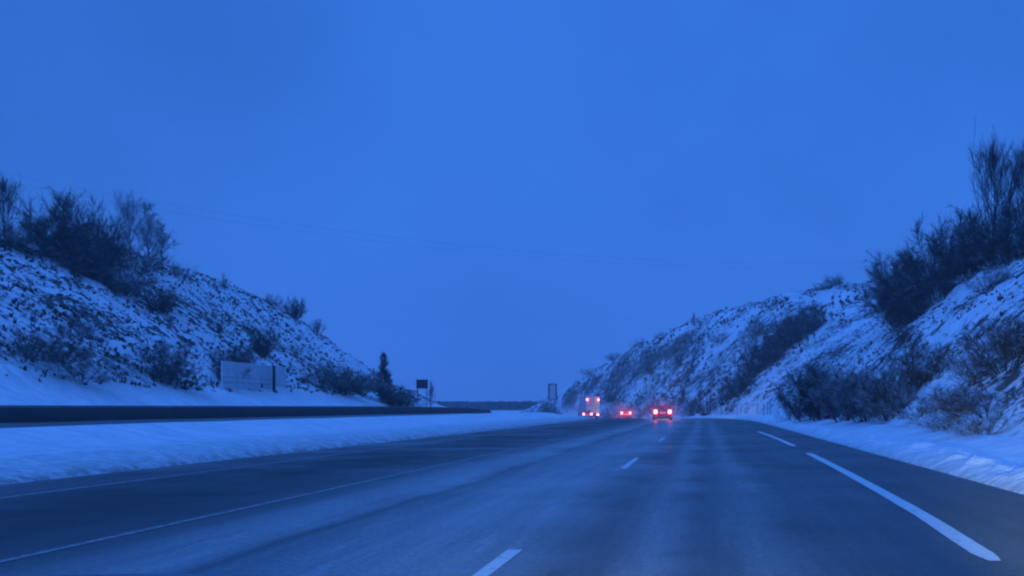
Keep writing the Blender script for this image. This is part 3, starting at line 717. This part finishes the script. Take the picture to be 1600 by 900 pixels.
# ------------------------------------------------------------------ signs, poles, fence, cables
def sign_panel():
    """pale panel on posts, parallel to the road, at the foot of the left slope"""
    p0, p1 = Vector((-32.6, 55.2, 0)), Vector((-32.6, 63.6, 0)); d = (p1 - p0).normalized(); ang = math.atan2(d.y, d.x)
    zb = float(world_z(-34.6, 63)); r = empty("notice_hoarding", (p0.x, p0.y, 0), ang)
    ln = (p1 - p0).length; t = 4.27
    MB().box(0, ln * 0.77, 0, 0.12, t - 1.75, t).build("board", M['panel'], r, 0.01)
    MB().box(ln * 0.81, ln, 0, 0.12, t - 1.70, t - 0.02).build("board", M['panel'], r, 0.01)
    b = MB(); b.box(0.03, ln * 0.77 - .03, -0.012, -0.002, t - 1.02, t - 0.99); b.box(0.03, ln * 0.77 - .03, -0.012, -0.002, t - 1.38, t - 1.34)
    for f in (.2, .39, .58): b.box(ln * f - .012, ln * f + .012, -0.016, -0.013, t - 1.72, t - 0.03)
    b.build("panel_seam", M['steel'], r)
    for f in (0.08, 0.42, 0.70, 0.96):
        MB().box(ln * f - .05, ln * f + .05, 0.14, 0.26, 1.2, t - 0.1).build("post", M['steel'], r)
    b = MB(); b.box(0.0, ln * 0.77, 0.125, 0.16, t - 0.45, t - 0.37); b.box(0.0, ln * 0.77, 0.125, 0.16, t - 1.40, t - 1.32); b.build("crossbar", M['steel'], r)
    b = MB(); b.box(0.02, ln * 0.77 - .02, -0.02, 0.14, t + 0.002, t + 0.05); b.box(ln * .81 + .02, ln - .02, -.02, .14, t - .018, t + .03); b.build("snow_cap", M['snow'], r, 0.015)
    tag(r, "long pale blank panel in two boards at the foot of the left slope", "panel")
sign_panel()
def pole(name, x, y, h, r, mat, label, cat, cap=None):
    z = float(world_z(x, y)); e = empty(name, (x, y, z))
    MB().tube((0, 0, -0.3), (0, 0, h), r, r * 0.9, 10).build("shaft", mat, e, smooth=False)
    if cap: MB().tube((0, 0, h + 0.001), (0, 0, h + cap), r * 1.5, r * 1.3, 10).build("cap", M['rail'], e)
    tag(e, label, cat); return e
pole("post", -32.2, 61.0, 1.9, 0.11, M['dark_steel'], "dark post standing before the gap of the pale panel", "post", 0.06)
def square_sign():
    r = empty("road_sign", (-32.0, 92.4, float(world_z(-32.0, 92.4))), math.radians(17))
    t = 4.25 - r.location.z
    MB().box(-0.62, 0.62, 0, 0.08, t - 0.95, t).build("board", M['dark_steel'], r, 0.01)
    b = MB(); b.box(-0.66, 0.66, -0.01, 0.1, t + 0.003, t + 0.06); b.build("top_edge", M['dark_steel'], r)
    for x in (-0.48, 0.48): MB().tube((x, 0.13, -0.3), (x, 0.13, t - 0.05), 0.05, n=8).build("leg", M['steel'] if x > 0 else M['dark_steel'], r)
    tag(r, "small dark square sign on two legs, right of the spire tree", "road sign")
square_sign()
def tall_sign():
    x, y = -28.7, 154.0; z = float(world_z(x, y)); r = empty("road_sign", (x, y, z), math.radians(12))
    t = 5.6 - z; w = 0.56
    MB().box(-w, w, 0, 0.10, t - 2.95, t - 0.12).build("face", M['panel_back'], r, 0.01)
    b = MB()
    b.box(-w - .24, -w - .002, -.03, .16, t - 3.1, t); b.box(w + .002, w + .24, -.03, .16, t - 3.1, t); b.box(-w, w, -.03, .16, t - .118, t); b.box(-w, w, -.03, .16, t - 3.1, t - 2.955)
    b.build("frame", M['dark_steel'], r)
    for s in (-0.5, 0.5): MB().tube((s * .7, 0.2, -0.4), (s * .7, 0.2, t - 0.3), 0.055, n=8).build("leg", M['dark_steel'], r)
    tag(r, "tall upright sign with pale face and dark frame, left of the lorry", "road sign")
tall_sign()
pole("snow_pole", 8.75, 28.6, 0.62, 0.035, M['panel'], "short pale snow pole on the verge before the brown bushes at right", "pole")
pole("snow_pole", -5.0, 146.0, 2.0, 0.07, M['panel'], "far pale snow pole right of the nearest car", "pole")
def fence():
    ds = np.arange(84, 142, 2.1); rs = random.Random(5)
    r = empty("wire_fence", along(8.1, 84, 0.3))
    base = Vector(r.location)
    tops = []
    for d in ds:
        x, y, _ = along(8.1 + rs.uniform(-.05, .05), d); z = float(world_z(x, y)); h = rs.uniform(1.25, 1.5)
        p = Vector((x, y, z)) - base
        lean = rs.uniform(-.05, .05)
        MB().tube(p + Vector((0, 0, -.3)), p + Vector((lean, 0, h)), 0.05, 0.045, 7).build("post", M['timber'] if rs.random() < .7 else M['panel'], r)
        tops.append(p)
    for hh in (0.35, 0.7, 1.05, 1.25):
        w = MB()
        for a, b_ in zip(tops[:-1], tops[1:]): w.tube(a + Vector((0, -.05, hh)), b_ + Vector((0, -.05, hh)), 0.008, n=4)
        w.build("wire", M['steel'], r)
    tag(r, "wire fence on thin pale posts along the right verge before the dark bushes", "fence")
fence()
def cable(label, P0, P1, sag, r=0.035):
    n = 48; b = MB(); prev = None
    P0, P1 = Vector(P0), Vector(P1)
    me_segs = []
    for i in range(n + 1):
        t = i / n; p = P0.lerp(P1, t); p.z -= sag * 4 * t * (1 - t)
        if prev is not None: b.tube(prev, p, r, n=5)
        prev = p
    o = b.build("power_cable", M['cable']); tag(o, label, "cable", "power cables across the sky")
cable("upper thin power cable sagging faintly across the sky", (-118, 118, 38.5), (62, 175, 34.0), 7.4, 0.010)
cable("lower thin power cable sagging faintly across the sky", (-118, 117.5, 37.2), (62, 174.5, 32.9), 7.3, 0.010)

# ------------------------------------------------------------------ vehicles
def loft(name, stations, mat, parent, n_sub=1):
    """stations: [(y, [(x, z) half outline from sill to centre top])] mirrored and skinned, ends closed"""
    rows = []
    for y, pr in stations:
        half = [(-x, y, z) for (x, z) in pr]; other = [(x, y, z) for (x, z) in reversed(pr) if x > 1e-6]
        rows.append(half + other)
    n = len(rows[0]); V = [v for r in rows for v in r]; F = []
    for i in range(len(rows) - 1):
        for k in range(n - 1):
            a = i * n + k; F.append((a, a + 1, a + n + 1, a + n))
        F.append((i * n + n - 1, i * n, (i + 1) * n, (i + 1) * n + n - 1))
    F.append(tuple(range(n))); F.append(tuple(range((len(rows) - 1) * n + n - 1, (len(rows) - 1) * n - 1, -1)))
    me = bpy.data.meshes.new(name); me.from_pydata(V, [], F); me.update()
    o = link(name, me, mat, parent)
    bv = o.modifiers.new("bevel", 'BEVEL'); bv.width = 0.03; bv.segments = 2; bv.limit_method = 'ANGLE'
    return o
def wheel(parent, x, y, r=0.32, w=0.2):
    t = MB(); t.tube((x - w / 2, y, r), (x + w / 2, y, r), r, n=24); o = t.build("wheel", M['tyre'], parent, 0.02)
    s = 1 if x > 0 else -1
    MB().tube((x + s * w / 2, y, r), (x + s * (w / 2 + .012), y, r), r * 0.62, n=20).build("rim", M['rim'], o)
def red_light(parent, x, y, z, e):
    l = bpy.data.lights.new("tail_glow", 'POINT'); l.energy = e; l.color = (1.0, 0.10, 0.15); l.shadow_soft_size = 0.12
    o = bpy.data.objects.new("tail_glow", l); o.location = (x, y, z); o.parent = parent; C.objects.link(o)
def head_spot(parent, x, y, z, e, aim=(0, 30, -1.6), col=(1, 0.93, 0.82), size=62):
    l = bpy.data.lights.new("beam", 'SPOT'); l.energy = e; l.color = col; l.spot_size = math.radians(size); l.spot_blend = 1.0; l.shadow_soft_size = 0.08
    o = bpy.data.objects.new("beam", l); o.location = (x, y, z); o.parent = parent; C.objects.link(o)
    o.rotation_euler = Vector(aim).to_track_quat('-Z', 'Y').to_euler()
def tail_lamp(parent, x, y, z, w, h, e):
    o = MB().box(x - w / 2, x + w / 2, y - 0.05, y + 0.04, z - h / 2, z + h / 2).build("tail_light", M['tail_lens'], parent, 0.015)
    MB().box(x - w * 0.34, x + w * 0.34, y - 0.07, y - 0.052, z - h * 0.34, z + h * 0.34).build("bulb", M['tail_core'], o, 0.01)
    red_light(parent, x, y - 0.35, z, e)
def hatchback(name, x, y, yaw, paint, label, lamp_x, lamp_z, W=0.9, H=1.47, e=30.0, high=False, beam=2200):
    r = empty(name, (x, y, float(crest(y)) + 0.004), yaw)
    def sec(ws, wb, belt, wr, roof): return [(ws, 0.24), (wb, 0.34), (wb + .01, 0.60), (wb - .02, belt), (wr, roof - .06), (wr - .14, roof), (0, roof + .015)]
    st = [(-2.02, sec(W - .12, W - .08, 0.88, W - .18, 0.99)), (-1.96, sec(W - .03, W - .02, 0.93, W - .16, 1.12)), (-1.70, sec(W - .01, W, 0.94, W - .22, H - .07)),
          (-1.30, sec(W, W, 0.94, W - .22, H)), (-0.2, sec(W, W, 0.92, W - .21, H)), (0.45, sec(W, W, 0.91, W - .25, H - .10)),
          (1.15, sec(W, W, 0.89, W - .16, 0.98)), (1.85, sec(W - .03, W - .03, 0.74, W - .16, 0.82)), (2.10, sec(W - .14, W - .12, 0.60, W - .25, 0.66))]
    loft("body", st, paint, r)
    g = MB(); g.add([(-W + .24, -1.985, 1.02), (W - .24, -1.985, 1.02), (W - .32, -1.765, H - .12), (-W + .32, -1.765, H - .12)], [(0, 1, 2, 3)])
    g.add([(-W + .24, -1.955, 1.02), (W - .24, -1.955, 1.02), (W - .32, -1.735, H - .12), (-W + .32, -1.735, H - .12)], [(3, 2, 1, 0)])
    g.build("rear_window", M['glass'], r)
    for s in (-1, 1):
        q = MB(); xo = s * (W - .05); xi = s * (W - .17)
        q.add([(xo, -1.45, 0.96), (xo, 0.75, 0.95), (xi, 0.25, H - .10), (xi, -1.35, H - .10)], [(0, 1, 2, 3) if s > 0 else (3, 2, 1, 0)]); q.build("side_window", M['glass'], r)
        wheel(r, s * (W - .09), -1.28); wheel(r, s * (W - .09), 1.28)
        tail_lamp(r, s * lamp_x, -2.05, lamp_z, 0.36, 0.42, e)
        h = MB().box(s * (W - .30) - .13, s * (W - .30) + .13, 2.0, 2.10, 0.60, 0.74).build("headlight", M['head_lens'], r, 0.02)
        head_spot(r, s * (W - .3), 2.2, 0.66, beam, aim=(4, 22, -0.6))
        MB().box(s * (W + .03) - .09, s * (W + .03) + .09, 0.50, 0.62, 0.93, 1.06).build("mirror", M['trim'], r, 0.02)
    MB().box(-W + .02, W - .02, -2.12, -2.03, 0.28, 0.50).build("bumper", M['trim'], r, 0.03)
    MB().box(-.26, .26, -2.075, -2.05, 0.66, 0.77).build("number_plate", M['plate'], r)
    if high: MB().box(-.16, .16, -1.86, -1.80, H - .07, H - .03).build("brake_light", M['tail_lens'], r)
    tag(r, label, "car", "cars driving away over the crest"); return r
P_red = plain("dark_red_paint", (0.12, 0.03, 0.035), 0.35, 0.2, 0.08)
P_grey = plain("grey_paint", (0.16, 0.16, 0.17), 0.35, 0.4, 0.08)
P_black = plain("black_paint", (0.03, 0.03, 0.035), 0.3, 0.2, 0.08)
def yaw_at(d): return math.atan2(max(0, d - 60) / 292.0, 1.0)
hatchback("car", -3.92, 76.0, yaw_at(76), P_black, "nearest dark car with red tail lights, right of the other vehicles", 0.64, 0.80, e=34, high=True)
hatchback("car", -13.0, 132.0, yaw_at(132) * 0.9, P_red, "small reddish car alone between the nearest car and the lorry", 0.66, 0.92, e=80)
hatchback("car", -20.4, 141.0, yaw_at(141) * 0.8, P_grey, "car close behind the left rear corner of the lorry", 0.66, 0.84, e=30, beam=60)
def lorry():
    x, y = -20.5, 149.5; r = empty("lorry", (x, y, float(crest(y)) + 0.004), math.radians(17))
    W = 1.26; H = 4.2
    pb = plain("white_lorry_body", (0.36, 0.37, 0.42), 0.45, 0, 0.08, 2.0); pc = plain("lorry_cab_paint", (0.25, 0.27, 0.3), 0.4)
    MB().box(-W, W, 0, 8.0, 1.05, H).build("cargo_box", pb, r, 0.04)
    d = MB(); d.box(-W + .06, -.015, -.05, -.003, 1.12, H - .18); d.build("rear_door", pb, r, 0.01)
    d = MB(); d.box(.015, W - .06, -.05, -.003, 1.12, H - .18); d.build("rear_door", pb, r, 0.01)
    b = MB()
    for s in (-.35, .35): b.tube((s, -.09, 1.2), (s, -.09, H - .3), .02, n=6)
    b.build("door_bar", M['steel'], r)
    MB().box(-W + .1, W - .1, .2, 10.3, 0.75, 1.04).build("chassis", M['trim'], r)
    MB().box(-W + .02, W - .02, -.02, .12, 0.48, 0.66).build("bumper", M['trim'], r, 0.02)
    loft("cab", [(8.3, [(W - .08, .55), (W - .05, 1.0), (W - .05, 2.0), (W - .15, 3.0), (W - .3, 3.15), (0, 3.2)]), (9.7, [(W - .08, .5), (W - .05, 1.0), (W - .05, 1.9), (W - .15, 2.9), (W - .3, 3.05), (0, 3.1)]),
                 (10.5, [(W - .15, .5), (W - .12, 1.0), (W - .12, 1.8), (W - .3, 2.5), (W - .4, 2.6), (0, 2.62)])], pc, r)
    for s in (-1, 1):
        for yy in (1.5, 2.8, 9.2): wheel(r, s * (W - .18), yy, 0.5, 0.3)
        MB().box(s * (W - .3) - .25, s * (W - .3) + .25, .62, .66, .15, .75).build("mudflap", M['trim'], r)
        tail_lamp(r, s * 1.02, -.06, H - .62, .40, .42, 22)
        tail_lamp(r, s * 0.92, -.03, .82, .55, .30, 22)
        head_spot(r, s * .95, 10.6, .8, 700)
    tag(r, "white box lorry with two red lights at the top of its rear and two below", "lorry")
lorry()
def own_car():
    """front end of the car the picture is taken from: its wing shows at the bottom left, its lamps light the verge"""
    r = empty("car", (0.16, 1.0, 0.0)); paint = plain("dark_blue_paint", (0.10, 0.13, 0.2), 0.3, 0.3, 0.05)
    xs = np.array([-.86, -.80, -.71, -.64, -.5, 0, .5, .64, .71, .80, .86]); cz = np.array([-.20, -.05, 0.0, -.03, -.055, -.045, -.055, -.03, 0.0, -.05, -.20])
    ys = np.array([.42, .64, .9, 1.15, 1.35, 1.5, 1.62, 1.70]); ridge = np.array([1.115, 1.082, 1.031, .972, .918, .85, .76, .62])
    A, B = np.meshgrid(np.arange(len(xs)), np.arange(len(ys)), indexing='ij')
    V = np.stack([xs[A] * (1 - 0.10 * np.clip((ys[B] - 1.2) / .5, 0, 1)), ys[B] - 1.0, ridge[B] + cz[A]], -1).reshape(-1, 3)
    o = link("bonnet", np_mesh("bonnet", V, grid_faces(len(xs), len(ys))), paint, r)
    sm = o.modifiers.new("sub", 'SUBSURF'); sm.levels = 2; sm.render_levels = 2
    b = MB(); b.box(-.84, -.70, -.56, .45, .30, .80); b.box(.70, .84, -.56, .45, .30, .80); b.build("wing", paint, r, 0.03)
    MB().box(-.80, .80, .55, .72, .26, .60).build("bumper", paint, r, 0.05)
    MB().box(-.42, .42, .70, .735, .40, .58).build("grille", M['trim'], r, 0.01)
    for s in (-1, 1):
        MB().box(s * .62 - .13, s * .62 + .13, .60, .705, .605, .70).build("headlight", M['head_lens'], r, 0.02)
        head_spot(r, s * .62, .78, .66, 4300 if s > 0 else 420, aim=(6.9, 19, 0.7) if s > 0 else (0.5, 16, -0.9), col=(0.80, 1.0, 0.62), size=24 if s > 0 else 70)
        wheel(r, s * .76, 0.05, .31, .2)
    tag(r, "front of the viewer's own dark car, its wing edge just showing at the bottom left", "car")
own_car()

def halo_mist(x, y, z, w, l, h, dens, label):  # added mist volume that spreads the tail lamps' red into a halo
    m = bpy.data.materials.new("tail_halo"); m.use_nodes = True; nt = m.node_tree; nt.nodes.clear()
    out = nt.nodes.new("ShaderNodeOutputMaterial"); v = nt.nodes.new("ShaderNodeVolumePrincipled")
    v.inputs['Color'].default_value = (0.95, 0.96, 0.98, 1); v.inputs['Density'].default_value = dens
    nt.links.new(v.outputs[0], out.inputs['Volume'])
    bm = bmesh.new(); bmesh.ops.create_icosphere(bm, subdivisions=3, radius=1.0)
    for q in bm.verts: q.co = Vector((q.co.x * w, q.co.y * l, q.co.z * h)) * (1 + 0.12 * math.sin(q.co.x * 5 + q.co.z * 4))
    me = bpy.data.meshes.new("tail_halo"); bm.to_mesh(me); bm.free()
    o = link("tail_halo", me, m); o.location = (x, y, z); tag(o, label, "halo_mist", kind='stuff')
halo_mist(-3.9, 72.6, 0.85, 2.2, 1.4, 1.3, 0.10, "added thin mist for the tail lamp halo behind the nearest car")
halo_mist(-12.8, 128.6, 0.3, 2.8, 1.4, 1.9, 0.10, "added thin mist for the tail lamp halo behind the small reddish car")
halo_mist(-20.2, 136.5, 0.9, 3.4, 1.6, 2.6, 0.07, "added thin mist for the tail lamp halo behind the lorry and the car following it")

# ------------------------------------------------------------------ dusk air
def haze():
    m = bpy.data.materials.new("dusk_air"); m.use_nodes = True; nt = m.node_tree; nt.nodes.clear()
    out = nt.nodes.new("ShaderNodeOutputMaterial"); v = nt.nodes.new("ShaderNodeVolumePrincipled")
    v.inputs['Color'].default_value = (0.93, 0.96, 0.99, 1); v.inputs['Density'].default_value = 0.0010; v.inputs['Anisotropy'].default_value = 0.2
    nt.links.new(v.outputs[0], out.inputs['Volume'])
    o = MB().box(-620, 520, -60, 830, -40, 75).build("haze", m)
    tag(o, "thin blue dusk haze over the whole valley", "haze", kind='stuff')
haze()
